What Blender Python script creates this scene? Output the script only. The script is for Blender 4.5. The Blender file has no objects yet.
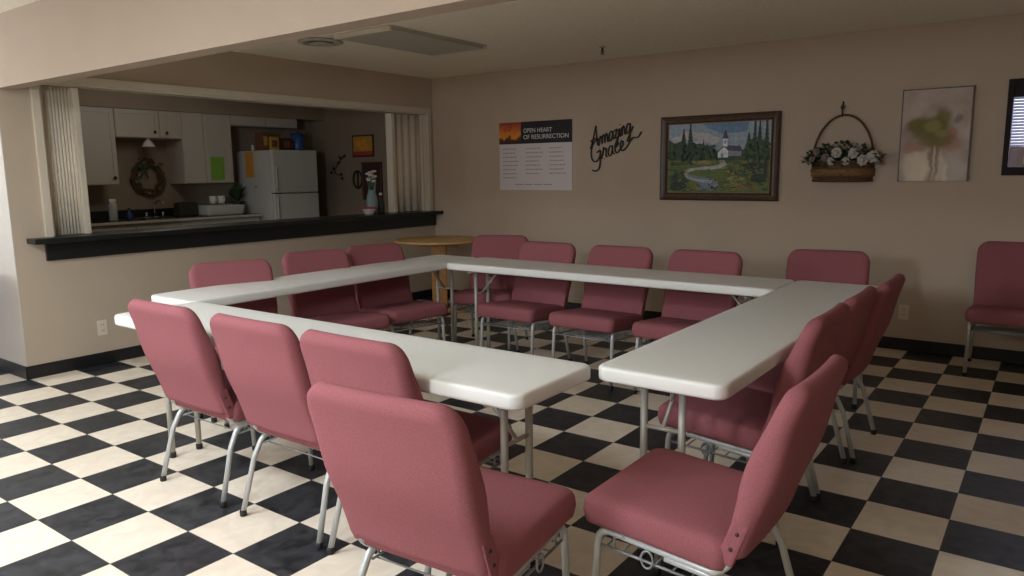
import bpy, bmesh, math, random
from mathutils import Vector, Matrix
random.seed(7)
PI = math.pi
scn = bpy.context.scene
COL = scn.collection

# ------------------------------------------------------------------ materials
def srgb(r, g, b):
    f = lambda c: (c/255/12.92) if c/255 <= .04045 else ((c/255+.055)/1.055)**2.4
    return (f(r), f(g), f(b))

def mat(name, col, rough=.6, metal=0., noise=0., nscale=60., bump=0., bscale=200., spec=.5, coat=0.):
    m = bpy.data.materials.new(name); m.use_nodes = True
    nt = m.node_tree; N = nt.nodes; L = nt.links
    b = N['Principled BSDF']
    b.inputs['Base Color'].default_value = (*col, 1)
    b.inputs['Roughness'].default_value = rough
    b.inputs['Metallic'].default_value = metal
    b.inputs['Specular IOR Level'].default_value = spec
    b.inputs['Coat Weight'].default_value = coat
    tc = N.new('ShaderNodeTexCoord')
    if noise > 0:
        n = N.new('ShaderNodeTexNoise'); n.inputs['Scale'].default_value = nscale; n.inputs['Detail'].default_value = 4
        L.new(tc.outputs['Object'], n.inputs['Vector'])
        r = N.new('ShaderNodeValToRGB')
        r.color_ramp.elements[0].position = .3; r.color_ramp.elements[1].position = .7
        r.color_ramp.elements[0].color = (*[c*(1-noise) for c in col], 1)
        r.color_ramp.elements[1].color = (*[min(1, c*(1+noise)) for c in col], 1)
        L.new(n.outputs['Fac'], r.inputs['Fac']); L.new(r.outputs['Color'], b.inputs['Base Color'])
    if bump > 0:
        n2 = N.new('ShaderNodeTexNoise'); n2.inputs['Scale'].default_value = bscale; n2.inputs['Detail'].default_value = 3
        L.new(tc.outputs['Object'], n2.inputs['Vector'])
        bp = N.new('ShaderNodeBump'); bp.inputs['Strength'].default_value = bump; bp.inputs['Distance'].default_value = .004
        L.new(n2.outputs['Fac'], bp.inputs['Height']); L.new(bp.outputs['Normal'], b.inputs['Normal'])
    return m

def glass_mat(name, rough=.02, tint=(1, 1, 1)):
    """thin clear pane: see-through with a mirror-like sheen"""
    m = bpy.data.materials.new(name); m.use_nodes = True
    nt = m.node_tree; nt.nodes.clear()
    o = nt.nodes.new('ShaderNodeOutputMaterial'); mx = nt.nodes.new('ShaderNodeMixShader')
    t = nt.nodes.new('ShaderNodeBsdfTransparent'); g = nt.nodes.new('ShaderNodeBsdfGlossy'); f = nt.nodes.new('ShaderNodeFresnel')
    t.inputs['Color'].default_value = (*tint, 1); g.inputs['Roughness'].default_value = rough; f.inputs['IOR'].default_value = 1.45
    nt.links.new(f.outputs['Fac'], mx.inputs['Fac']); nt.links.new(t.outputs[0], mx.inputs[1]); nt.links.new(g.outputs[0], mx.inputs[2])
    nt.links.new(mx.outputs[0], o.inputs['Surface'])
    return m

def emit_mat(name, col, s):
    m = bpy.data.materials.new(name); m.use_nodes = True
    b = m.node_tree.nodes['Principled BSDF']
    b.inputs['Base Color'].default_value = (.8, .8, .8, 1)
    b.inputs['Emission Color'].default_value = (*col, 1); b.inputs['Emission Strength'].default_value = s
    return m

TILE = .3048
def tile_mat():
    m = bpy.data.materials.new('vinyl_checker_tile'); m.use_nodes = True
    nt = m.node_tree; N = nt.nodes; L = nt.links; b = N['Principled BSDF']
    geo = N.new('ShaderNodeNewGeometry')
    add = N.new('ShaderNodeVectorMath'); add.operation = 'ADD'; add.inputs[1].default_value = (TILE*201, TILE*200, .1)
    L.new(geo.outputs['Position'], add.inputs[0])
    ck = N.new('ShaderNodeTexChecker'); ck.inputs['Scale'].default_value = 1/TILE
    L.new(add.outputs[0], ck.inputs['Vector'])
    def veined(c0, c1, sc):
        n = N.new('ShaderNodeTexNoise'); n.inputs['Scale'].default_value = sc; n.inputs['Detail'].default_value = 6; n.inputs['Distortion'].default_value = 1.2
        L.new(geo.outputs['Position'], n.inputs['Vector'])
        r = N.new('ShaderNodeValToRGB'); r.color_ramp.elements[0].position = .35; r.color_ramp.elements[1].position = .68
        r.color_ramp.elements[0].color = (*c0, 1); r.color_ramp.elements[1].color = (*c1, 1)
        L.new(n.outputs['Fac'], r.inputs['Fac']); return r
    cream = veined((.74, .64, .515), (.83, .735, .605), 9)
    dark = veined((.014, .015, .017), (.046, .048, .053), 11)
    mx = N.new('ShaderNodeMix'); mx.data_type = 'RGBA'
    L.new(ck.outputs['Fac'], mx.inputs[0]); L.new(dark.outputs[0], mx.inputs[6]); L.new(cream.outputs[0], mx.inputs[7])
    # thin joints between the tiles
    sep = N.new('ShaderNodeSeparateXYZ'); L.new(add.outputs[0], sep.inputs[0])
    js = []
    for ax in ('X', 'Y'):
        d = N.new('ShaderNodeMath'); d.operation = 'PINGPONG'; d.inputs[1].default_value = TILE/2
        L.new(sep.outputs[ax], d.inputs[0])
        c = N.new('ShaderNodeMath'); c.operation = 'LESS_THAN'; c.inputs[1].default_value = .0012
        L.new(d.outputs[0], c.inputs[0]); js.append(c)
    mxj = N.new('ShaderNodeMath'); mxj.operation = 'MAXIMUM'; L.new(js[0].outputs[0], mxj.inputs[0]); L.new(js[1].outputs[0], mxj.inputs[1])
    m2 = N.new('ShaderNodeMix'); m2.data_type = 'RGBA'; m2.inputs[7].default_value = (.10, .09, .075, 1)
    L.new(mxj.outputs[0], m2.inputs[0]); L.new(mx.outputs[2], m2.inputs[6]); L.new(m2.outputs[2], b.inputs['Base Color'])
    b.inputs['Roughness'].default_value = .42; b.inputs['Specular IOR Level'].default_value = .35
    return m

M = {}
M['floor'] = tile_mat()
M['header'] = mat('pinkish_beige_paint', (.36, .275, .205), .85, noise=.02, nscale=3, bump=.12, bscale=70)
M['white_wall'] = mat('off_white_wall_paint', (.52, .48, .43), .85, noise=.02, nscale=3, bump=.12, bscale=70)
M['tan'] = mat('tan_wall_paint', (.50, .41, .315), .85, noise=.03, nscale=3, bump=.15, bscale=70)
M['taupe'] = mat('taupe_wall_paint', (.53, .425, .325), .85, noise=.03, nscale=3, bump=.15, bscale=70)
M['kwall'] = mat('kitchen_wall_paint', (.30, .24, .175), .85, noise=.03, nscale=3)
M['ceil'] = mat('ceiling_paint', (.90, .84, .70), .9, noise=.05, nscale=30, bump=.3, bscale=120)
M['black_base'] = mat('black_vinyl_baseboard', (.008, .008, .010), .45)
M['laminate'] = mat('black_green_laminate', (.010, .013, .013), .35, noise=.3, nscale=90)
M['trim'] = mat('cream_trim_paint', (.64, .57, .46), .6)
M['vinyl'] = mat('cream_pleated_vinyl', (.66, .585, .47), .6, noise=.05, nscale=12)
M['fabric'] = mat('mauve_red_fabric', (.295, .101, .114), .95, noise=.12, nscale=260, bump=.25, bscale=420, spec=.2)
M['steel'] = mat('grey_painted_steel', (.50, .51, .50), .36, metal=.2)
M['wire'] = mat('grey_wire', (.30, .31, .31), .4, metal=.4)
M['rubber'] = mat('black_rubber', (.015, .015, .015), .7)
M['plastic'] = mat('white_table_plastic', (.79, .78, .74), .45, noise=.02, nscale=200, bump=.08, bscale=350)
M['tsteel'] = mat('grey_beige_table_steel', (.46, .44, .39), .45, metal=.2)
M['oak'] = mat('honey_oak', (.55, .27, .085), .4, noise=.2, nscale=25)
M['oaklight'] = mat('pale_oak_edge', (.62, .38, .15), .4, noise=.1, nscale=25)
M['ivory'] = mat('ivory_plastic', (.70, .64, .53), .45)
M['slot'] = mat('dark_slot', (.02, .02, .02), .8)
M['walnut'] = mat('walnut_frame', (.075, .035, .018), .4, noise=.3, nscale=30)
M['gilt'] = mat('dull_gilt_liner', (.30, .22, .10), .5)
M['wicker'] = mat('brown_wicker', (.10, .048, .018), .7, noise=.4, nscale=60)
M['wickerlight'] = mat('tan_wicker_band', (.20, .10, .035), .7, noise=.4, nscale=60)
M['leaf'] = mat('dull_green_leaf', (.035, .075, .028), .6, noise=.3, nscale=40)
M['petal'] = mat('cream_petal', (.48, .44, .38), .7)
M['petalpink'] = mat('dusty_petal', (.22, .17, .14), .7)
M['iron'] = mat('dark_bronze_metal', (.035, .025, .018), .55, metal=.3)
M['paper'] = mat('white_paper', (.72, .66, .66), .8)
M['black_print'] = mat('black_print', (.012, .010, .012), .6)
M['grey_print'] = mat('grey_print', (.40, .36, .36), .8)
M['white_print'] = mat('white_print', (.75, .72, .70), .8)
M['cab'] = mat('white_cabinet_paint', (.50, .46, .40), .5)
M['fridge'] = mat('white_fridge_enamel', (.60, .60, .57), .35)
M['fridge_dk'] = mat('grey_fridge_gasket', (.16, .16, .16), .6)
M['knob'] = mat('black_knob', (.015, .012, .010), .4)
M['green_paper'] = mat('lime_green_paper', (.20, .42, .045), .8)
M['orange_paper'] = mat('orange_paper', (.75, .33, .05), .8)
M['chrome'] = mat('chrome', (.6, .6, .6), .15, metal=1)
M['clear_plastic'] = mat('milky_plastic', (.45, .46, .47), .3)
M['navy'] = mat('navy_blue', (.02, .05, .16), .4)
M['blue'] = mat('cobalt_blue', (.03, .10, .30), .35)
M['brown_box'] = mat('brown_cardboard', (.16, .07, .035), .8)
M['yellow_box'] = mat('mustard_card', (.52, .30, .04), .8)
M['dark_box'] = mat('dark_maroon_card', (.06, .02, .02), .7)
M['red'] = mat('tomato_red', (.45, .06, .04), .5)
M['white_cer'] = mat('white_ceramic', (.70, .68, .64), .25)
M['teal'] = mat('grey_teal', (.20, .29, .28), .6)
M['fixture'] = mat('off_white_fixture', (.50, .47, .40), .6)
M['dark_metal'] = mat('dark_metal', (.03, .025, .02), .5)
M['glass'] = glass_mat('clear_glass')
M['blind'] = mat('white_blind_slat', (.80, .80, .86), .5)
def translucent(m, f):
    nt = m.node_tree; b = nt.nodes['Principled BSDF']; o = nt.nodes['Material Output']
    t = nt.nodes.new('ShaderNodeBsdfTranslucent'); x = nt.nodes.new('ShaderNodeMixShader'); t.inputs[0].default_value = (.75, .75, .82, 1)
    x.inputs[0].default_value = f; nt.links.new(b.outputs[0], x.inputs[1]); nt.links.new(t.outputs[0], x.inputs[2]); nt.links.new(x.outputs[0], o.inputs[0])
translucent(M['blind'], .6)
M['maroon'] = mat('maroon_brick', (.020, .007, .009), .9, noise=.2, nscale=10)
M['tanbrick'] = mat('tan_panel', (.10, .055, .035), .9)
M['plum'] = mat('dark_plum_wood', (.022, .011, .014), .6, spec=.2)

# ------------------------------------------------------------------ mesh helpers
class MB:
    def __init__(s): s.bm = bmesh.new()
    def add(s, verts, faces, mi=0, smooth=False):
        vs = [s.bm.verts.new(v) for v in verts]
        out = []
        for f in faces:
            try:
                fc = s.bm.faces.new([vs[i] for i in f]); fc.material_index = mi; fc.smooth = smooth; out.append(fc)
            except ValueError: pass
        return out
    def box(s, x0, x1, y0, y1, z0, z1, mi=0, bev=0., xf=None):
        t = bmesh.new()
        r = bmesh.ops.create_cube(t, size=1)
        for v in t.verts:
            v.co = Vector(((x0+x1)/2+v.co.x*(x1-x0), (y0+y1)/2+v.co.y*(y1-y0), (z0+z1)/2+v.co.z*(z1-z0)))
        if bev > 0:
            bmesh.ops.bevel(t, geom=list(t.edges), offset=bev, segments=2, affect='EDGES', profile=.6)
        s.merge(t, mi, xf, smooth=False)
    def merge(s, t, mi=0, xf=None, smooth=False):
        t.verts.ensure_lookup_table(); t.verts.index_update()
        vs = [s.bm.verts.new(xf @ v.co if xf is not None else v.co) for v in t.verts]
        for f in t.faces:
            try:
                fc = s.bm.faces.new([vs[v.index] for v in f.verts]); fc.material_index = mi; fc.smooth = smooth
            except ValueError: pass
        t.free()
    def loft(s, rings, cap0=True, cap1=True, mi=0, smooth=True, closed=True):
        n = len(rings[0]); vs = [[s.bm.verts.new(p) for p in r] for r in rings]
        for a, b in zip(vs[:-1], vs[1:]):
            for i in range(n if closed else n-1):
                j = (i+1) % n
                try:
                    f = s.bm.faces.new((a[i], a[j], b[j], b[i])); f.smooth = smooth; f.material_index = mi
                except ValueError: pass
        for flag, r, rev in ((cap0, vs[0], True), (cap1, vs[-1], False)):
            if flag:
                try:
                    f = s.bm.faces.new(list(reversed(r)) if rev else r); f.material_index = mi; f.smooth = smooth
                except ValueError: pass
    def tube(s, pts, r, n=10, mi=0, fillet=0., closed=False, flat=None):
        pts = [Vector(p) for p in pts]
        if fillet > 0: pts = fillet_path(pts, fillet)
        rings = []
        up = None
        m = len(pts)
        for i, p in enumerate(pts):
            if closed: d = pts[(i+1) % m]-pts[i-1]
            else: d = (pts[min(i+1, m-1)]-pts[max(i-1, 0)])
            d.normalize()
            if up is None:
                up = Vector((0, 0, 1)) if abs(d.z) < .9 else Vector((1, 0, 0))
            a = d.cross(up).normalized(); up = a.cross(d).normalized()
            rr = r[i] if isinstance(r, (list, tuple)) else r
            fx = flat if flat else 1.
            rings.append([p+(a*math.cos(2*PI*k/n)*fx+up*math.sin(2*PI*k/n))*rr for k in range(n)])
        if closed: rings.append(rings[0]); s.loft(rings, False, False, mi)
        else: s.loft(rings, True, True, mi)
    def lathe(s, prof, c=(0, 0, 0), n=24, mi=0, axis='z', cap=True):
        rings = []
        for r, h in prof:
            ring = []
            for k in range(n):
                a = 2*PI*k/n
                p = Vector((r*math.cos(a), r*math.sin(a), h))
                if axis == 'y': p = Vector((p.x, h, p.y))
                if axis == 'x': p = Vector((h, p.x, p.y))
                ring.append(Vector(c)+p)
            rings.append(ring)
        s.loft(rings, cap, cap, mi)
    def sphere(s, c, r, sc=(1, 1, 1), mi=0, seg=12):
        t = bmesh.new(); bmesh.ops.create_uvsphere(t, u_segments=seg, v_segments=max(6, seg//2+2), radius=r)
        for v in t.verts: v.co = Vector((v.co.x*sc[0]+c[0], v.co.y*sc[1]+c[1], v.co.z*sc[2]+c[2]))
        s.merge(t, mi, None, True)
    def build(s, name, m, parent=None, loc=None, rot=None):
        bmesh.ops.recalc_face_normals(s.bm, faces=list(s.bm.faces))
        me = bpy.data.meshes.new(name); s.bm.to_mesh(me); s.bm.free()
        for k in (m if isinstance(m, (list, tuple)) else [m]): me.materials.append(k)
        o = bpy.data.objects.new(name, me); COL.objects.link(o)
        if parent is not None: o.parent = parent
        if loc is not None: o.location = loc
        if rot is not None: o.rotation_euler = rot
        return o

def fillet_path(pts, r, k=6):
    out = [pts[0]]
    for a, b, c in zip(pts[:-2], pts[1:-1], pts[2:]):
        u = (a-b); v = (c-b); lu, lv = u.length, v.length
        u.normalize(); v.normalize()
        ang = u.angle(v)
        if ang > PI-.02: out.append(b); continue
        d = min(r/math.tan(ang/2), lu*.48, lv*.48)
        p0 = b+u*d; p1 = b+v*d
        for i in range(k+1):
            t = i/k
            out.append(p0*(1-t)**2+b*2*t*(1-t)+p1*t*t)
    out.append(pts[-1]); return out

def thing(name, label, cat, loc=(0, 0, 0), rz=0., group=None):
    o = bpy.data.objects.new(name, None); COL.objects.link(o)
    o.location = loc; o.rotation_euler = (0, 0, rz); o.empty_display_size = .1
    o['label'] = label; o['category'] = cat
    if group: o['group'] = group
    return o
def tag(o, label, cat, group=None, kind=None):
    o['label'] = label; o['category'] = cat
    if group: o['group'] = group
    if kind: o['kind'] = kind
    return o
def struct(o, label=None):
    o['kind'] = 'structure'
    if label: o['label'] = label
    return o
def boxes(name, m, bl, parent=None, bev=0.):
    b = MB()
    for q in bl: b.box(*q[:6], bev=bev)
    return b.build(name, m, parent)

# ------------------------------------------------------------------ setting
XW, YB, ZC = -1.8288, 4.877, 2.435          # serving wall, picture wall, ceiling height
WT = .14
KX, KY = -4.85, 5.55                         # kitchen back wall, kitchen side wall
XR, YN, XL = 6.6, -3.9, -4.6                 # right wall, wall behind, left wall of the near room
HZ = 1.985                                   # underside of the header
struct(boxes('floor', M['floor'], [(KX-.2, XR+.2, YN-.2, KY+.2, -.1, 0)]))
b = MB(); b.box(KX-.2, XR+.2, YN-.2, KY+.2, ZC, ZC+.1); struct(b.build('ceiling', M['ceil']))
# header beam across the opening between the two rooms
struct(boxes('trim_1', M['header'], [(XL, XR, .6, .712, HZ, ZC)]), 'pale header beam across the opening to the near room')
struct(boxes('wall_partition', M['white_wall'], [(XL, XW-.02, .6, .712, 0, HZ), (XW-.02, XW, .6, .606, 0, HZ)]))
# serving wall with the pass-through
OY0, OY1, OZ0, OZ1 = .86, 4.77, .985, 2.055
struct(boxes('wall_left', M['tan'], [(XW-WT, XW, .606, YB, 0, OZ0-.04), (XW-WT, XW, .712, YB, OZ1, ZC),
                                     (XW-WT, XW, .606, OY0, OZ0-.04, HZ), (XW-WT, XW, .712, OY0, HZ, OZ1), (XW-WT, XW, OY1, YB, OZ0-.04, OZ1)]))
# picture wall with a window at its right
WX0, WX1, WZ0, WZ1 = 3.585, 4.45, 1.385, 1.955
struct(boxes('wall_back', M['taupe'], [(XW, WX0, YB, YB+.14, 0, ZC), (WX1, XR, YB, YB+.14, 0, ZC),
                                       (WX0, WX1, YB, YB+.14, 0, WZ0), (WX0, WX1, YB, YB+.14, WZ1, ZC),
                                       (XW-WT, XW, YB, YB+.14, 0, ZC)]))
struct(boxes('wall_right', M['taupe'], [(XR, XR+.1, YN, YB+.14, 0, ZC)]))
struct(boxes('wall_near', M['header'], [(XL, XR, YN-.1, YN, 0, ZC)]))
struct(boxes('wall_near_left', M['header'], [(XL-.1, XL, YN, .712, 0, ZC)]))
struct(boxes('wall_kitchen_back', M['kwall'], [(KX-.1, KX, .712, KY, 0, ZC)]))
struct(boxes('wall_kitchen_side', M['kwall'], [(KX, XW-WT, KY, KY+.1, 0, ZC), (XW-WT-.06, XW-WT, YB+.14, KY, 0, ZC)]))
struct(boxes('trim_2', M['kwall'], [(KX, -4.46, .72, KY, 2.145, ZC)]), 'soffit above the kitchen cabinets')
def base(name, q):
    b = MB(); b.box(*q, 0, .094, bev=.003); return struct(b.build(name, M['black_base']))
base('baseboard_left', (XW, XW+.008, .592, YB))
base('baseboard_back', (XW, XR, YB-.008, YB))
base('baseboard_partition', (XL, XW+.008, .592, .6))
# casing round the pass-through
b = MB()
b.box(XW-.005, XW+.022, OY0-.055, OY0, OZ0, OZ1+.055, bev=.004)
b.box(XW-.005, XW+.022, OY1, OY1+.055, OZ0, OZ1+.055, bev=.004)
b.box(XW-.005, XW+.022, OY0, OY1, OZ1, OZ1+.055, bev=.004)
b.box(XW-WT-.01, XW+.0, OY0-.012, OY0+.012, OZ0, OZ1)
b.box(XW-WT-.01, XW+.0, OY1-.012, OY1+.012, OZ0, OZ1)
b.box(XW-WT-.01, XW+.0, OY0, OY1, OZ1-.014, OZ1+.004)
struct(b.build('trim_3', M['trim']), 'cream casing round the kitchen pass-through')
# window in the picture wall
b = MB()
for q in ((WX0-.030, WX0+.004, YB-.02, YB+.10, WZ0-.045, WZ1+.045), (WX1-.004, WX1+.030, YB-.02, YB+.10, WZ0-.045, WZ1+.045),
          (WX0, WX1, YB-.02, YB+.10, WZ1-.012, WZ1+.045), (WX0, WX1, YB-.02, YB+.10, WZ0-.045, WZ0+.012)):
    b.box(*q, bev=.004)
win = struct(b.build('window_1', M['plum']), 'window with dark plum frame and half lowered white blind at the right edge')
boxes('pane', M['glass'], [(WX0, WX1, YB+.085, YB+.09, WZ0, WZ1)], win)
boxes('head_rail', M['plum'], [(WX0+.003, WX1-.003, YB-.008, YB+.03, WZ1-.075, WZ1-.012)], win)
b = MB(); z = WZ1-.085
while z > 1.555:
    xf = Matrix.Translation((0, YB+.012, z)) @ Matrix.Rotation(math.radians(68), 4, 'X')
    b.box(WX0+.005, WX1-.005, -.0098, .0098, -.0006, .0006, xf=xf); z -= .0205
b.build('blind_slats', M['blind'], win)
boxes('bottom_rail', M['blind'], [(WX0+.008, WX1-.008, YB+.004, YB+.020, 1.535, 1.552)], win)
struct(boxes('wall_outside', M['maroon'], [(2.0, 7.0, 7.2, 7.4, 0, 1.60)]), 'low maroon wall seen outside the window')
struct(boxes('trim_4', M['tanbrick'], [(3.59, 3.95, 7.17, 7.2, 1.43, 1.535)]), 'tan panel on the outside wall')

# ------------------------------------------------------------------ pass-through counter, shutters, outlets
t = thing('serving_counter', 'long black laminate serving counter along the kitchen pass-through sill', 'counter', (XW, 2.8, OZ0))
b = MB(); b.box(-WT-.10, .135, -2.115, 2.069, -.038, 0, bev=.006); b.build('countertop', M['laminate'], t)
b = MB(); b.box(.001, .028, -2.005, 2.06, -.165, -.038, bev=.002); b.build('apron', M['laminate'], t)

def shutter(name, label, y0, y1, pleats, lead, amp):
    t = thing(name, label, 'folding shutter', (XW-.075, (y0+y1)/2, OZ0), 0, 'folded accordion shutters of the pass-through')
    h = OZ1-OZ0-.02; w = y1-y0
    b = MB(); n = pleats*8; f = []; g = []
    for i in range(n+1):
        u = i/n; y = -w/2+.03+u*(w-.06)
        x = amp*math.sin(u*pleats*2*PI)
        f.append((x+.006, y)); g.append((x-.006, y))
    ring = f+g[::-1]
    b.loft([[Vector((x, y, .004)) for x, y in ring], [Vector((x, y, h)) for x, y in ring]], mi=0, smooth=True)
    b.build('pleated_curtain', M['vinyl'], t)
    ye = w/2 if lead > 0 else -w/2
    b = MB(); b.box(-.045, .05, min(ye, ye-lead*.045), max(ye, ye-lead*.045), .002, h, bev=.006); b.build('lead_post', M['trim'], t)
    b = MB(); b.box(-.035, .04, min(-ye, -ye+lead*.02), max(-ye, -ye+lead*.02), .002, h, bev=.004); b.build('jamb_strip', M['trim'], t)
    return t
shutter('accordion_shutter', 'folded cream accordion shutter at the left end of the pass-through', .875, 1.135, 9, 1, .0032)
shutter('accordion_shutter', 'folded cream accordion shutter at the right end of the pass-through near the corner', 4.262, 4.755, 4, -1, .012)

def outlet(label, loc, rz):
    t = thing('wall_outlet', label, 'outlet', loc, rz)
    b = MB(); b.box(-.036, .036, -.006, 0, -.058, .058, bev=.003); p = b.build('cover_plate', M['ivory'], t)
    for s in (-1, 1):
        b = MB(); b.box(-.016, .016, -.008, -.004, s*.022-.014, s*.022+.014, bev=.004)
        b.build('receptacle', M['ivory'], t)
        b = MB(); b.box(-.008, -.005, -.009, -.007, s*.022-.004, s*.022+.007); b.box(.005, .008, -.009, -.007, s*.022-.004, s*.022+.007)
        b.build('slot', M['slot'], p)
outlet('ivory power outlet low on the tan serving wall at the left', (XW, 1.13, .28), PI/2)
outlet('ivory power outlet low on the picture wall near the spare chair', (3.0, YB, .30), 0)

# ------------------------------------------------------------------ chairs
def superrect(hw, hd, r, n=9):
    """rounded rectangle outline, counter-clockwise"""
    r = min(r, hw*.999, hd*.999); out = []
    for cx, cy, a0 in ((hw-r, hd-r, 0), (-hw+r, hd-r, PI/2), (-hw+r, -hd+r, PI), (hw-r, -hd+r, 3*PI/2)):
        for i in range(n):
            a = a0+PI/2*i/(n-1); out.append((cx+r*math.cos(a), cy+r*math.sin(a)))
    return out
def subdiv(o, k=14):
    """resample an outline so straight sides carry points too"""
    res = []
    m = len(o)
    for i in range(m):
        a = o[i]; c = o[(i+1) % m]; d = math.hypot(a[0]-c[0], a[1]-c[1]); q = max(1, int(d/.035))
        for j in range(q): res.append((a[0]+(c[0]-a[0])*j/q, a[1]+(c[1]-a[1])*j/q))
    return res

SEAT_HW, ZT, ZB, TILT = .248, .874, .392, .085
def seat_mesh():
    b = MB(); y0, y1 = -.200, .24; hd = (y1-y0)/2; cy = (y0+y1)/2
    base_o = subdiv(superrect(SEAT_HW, hd, .036)); rings = []
    def ring(scale, z, crown=0.):
        r = []
        for x, y in base_o:
            sx = x*(SEAT_HW-scale)/SEAT_HW; sy = y*(hd-scale)/hd
            wf = max(0., (sy/hd-.55)/.45)            # waterfall front
            r.append(Vector((sx, cy+sy, z-.010*wf*wf-TILT*(y1-(cy+sy)))))
        return r
    for s, z in ((.05, .382), (.012, .384), (.004, .390), (.001, .402), (-.003, .425), (0, .452), (.005, .463), (.014, .470), (.03, .474), (.06, .477), (.12, .480), (.20, .481)):
        rings.append(ring(s, z))
    b.loft(rings); return b
def back_profile(v):
    """v 0 bottom .. 1 top -> centre y, z, half width, half thickness"""
    z = ZB+v*(ZT-ZB)
    y = -.202-.150*v+.008*math.sin(v*PI)
    hw = .236+.014*math.sin(min(1, v*1.1)*PI/2)
    th = .026+.016*math.exp(-((v-.50)/.25)**2)
    return y, z, hw, th
def back_mesh():
    b = MB(); rings = []; R = .075; rt = .032; H = ZT-ZB
    vs = [0, .012, .03, .06, .12, .2, .28, .36, .44, .52, .6, .68, .76, .82, .86, .89, .92, .94, .96, .975, .987, .995, 1.0]
    for v in vs:
        y, z, hw, th = back_profile(v)
        dt = (1-v)*H; db = v*H
        ins = 0.; tk = 1.
        if dt < R: ins = R-math.sqrt(max(0, R*R-(R-dt)**2))
        if dt < rt: tk = math.sqrt(max(.02, 1-((rt-dt)/rt)**2))
        if db < .02: tk = math.sqrt(max(.06, 1-((.02-db)/.02)**2)); ins = max(ins, .012*(1-db/.02))
        w = hw-ins; t = th*tk
        o = subdiv(superrect(w, t, min(t*.92, .03), 7))
        r = []
        for x, q in o:
            curve = .012*(x/.25)**2-.014                   # wings come forward a little
            r.append(Vector((x, y+q+curve, z-q*-.36)))
        rings.append(r)
    m = min(len(r) for r in rings)
    # all rings must share a point count: rebuild with fixed parametrisation
    rings2 = []
    for r in rings:
        L = [0]
        for i in range(len(r)): L.append(L[-1]+(r[(i+1) % len(r)]-r[i]).length)
        T = L[-1]; out = []; n = 72; j = 0
        for k in range(n):
            s = T*k/n
            while L[j+1] < s: j += 1
            f = (s-L[j])/max(1e-9, L[j+1]-L[j]); out.append(r[j].lerp(r[(j+1) % len(r)], f))
        rings2.append(out)
    b.loft(rings2); return b

def make_chair(label, group):
    t = thing('banquet_chair', label, 'chair', (0, 0, 0), 0, group)
    seat_mesh().build('seat', M['fabric'], t)
    back = back_mesh().build('backrest', M['fabric'], t)
    X = .222; RT = .0115
    for s in (-1, 1):
        # fabric sleeve of the back over the upright
        xf = Matrix.Translation((s*.2265, -.200, .374)) @ Matrix.Rotation(math.radians(19), 4, 'X')
        b = MB(); b.box(-.0135, .0135, -.012, .034, 0, .135, bev=.008, xf=xf)
        b.build('sleeve', M['fabric'], back)
        for z in (.425, .470):
            b = MB(); b.lathe([(.0055, 0), (.0055, .003), (.003, .004)], (0, 0, 0), 10, axis='x' )
            o = b.build('screw', M['dark_metal'], back, (s*.2395, -.196-(z-.392)*.36, z), (0, 0, 0 if s > 0 else PI))
    b = MB()
    for s in (-1, 1):     # side rails running into the back uprights
        b.tube([(s*X, .165, .364), (s*X, -.165, .336), (s*.220, -.203, .375), (s*.219, -.210, .44)], RT, fillet=.05)
    b.tube([(-X, .10, .356), (X, .10, .356)], .009); b.tube([(-X, -.15, .334), (X, -.15, .334)], .009)
    b.build('seat_frame', M['steel'], t)
    for s in (-1, 1):
        b = MB(); b.tube([(s*X, .10, .3585), (s*X, .19, .366), (s*(X+.004), .212, .02)], RT, fillet=.06)
        l = b.build('leg', M['steel'], t)
        b = MB(); b.lathe([(.013, 0), (.0145, .004), (.0145, .022), (.012, .026)], (s*(X+.004), .2125, 0), 14); b.build('foot_cap', M['rubber'], l)
        b = MB(); b.tube([(s*X, -.02, .335), (s*X, -.165, .322), (s*(X+.006), -.208, .24), (s*(X+.018), -.268, .02)], RT, fillet=.06)
        l = b.build('leg', M['steel'], t)
        b = MB(); b.lathe([(.013, 0), (.0145, .004), (.0145, .022), (.012, .026)], (s*(X+.0185), -.2695, 0), 14); b.build('foot_cap', M['rubber'], l)
    b = MB()              # wire book rack under the seat
    for s in (-1, 1): b.tube([(s*(X-.002), .20, .315), (s*(X-.002), -.16, .290)], .0045, 6)
    for k in range(7):
        y = .17-.052*k; b.tube([(-X, y, .312-.07*(.2-y)), (X, y, .312-.07*(.2-y))], .003, 6)
    b.tube([(-X, .20, .315), (X, .20, .315)], .0045, 6)
    for s in (-1, 1):
        for y in (.14, -.13): b.tube([(s*X, y, .315-.07*(.2-y)), (s*X, y, .362-.085*(.165-y))], .0035, 6)
    b.build('book_rack', M['wire'], t)
    for s, y in ((-1, .03), (1, .03)):
        b = MB(); pts = [(s*(X+.012), y+.018*math.cos(a), .318+.026*math.sin(a)) for a in [2*PI*k/16 for k in range(16)]]
        b.tube(pts, .0035, 6, closed=True); b.build('ganging_hook', M['wire'], t)
    return t
def copy_tree(o, parent=None):
    c = o.copy(); COL.objects.link(c)
    if parent is not None: c.parent = parent
    for ch in list(o.children): copy_tree(ch, c)
    return c
proto = None
def chair(x, y, face_deg, label, group):
    """face_deg: heading of the sitter; 0 faces +y, 90 faces -x"""
    global proto
    if proto is None: c = proto = make_chair(label, group)
    else: c = copy_tree(proto)
    c.location = (x, y, 0); c.rotation_euler = (0, 0, math.radians(face_deg))
    c['label'] = label; c['group'] = group
    return c
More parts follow.
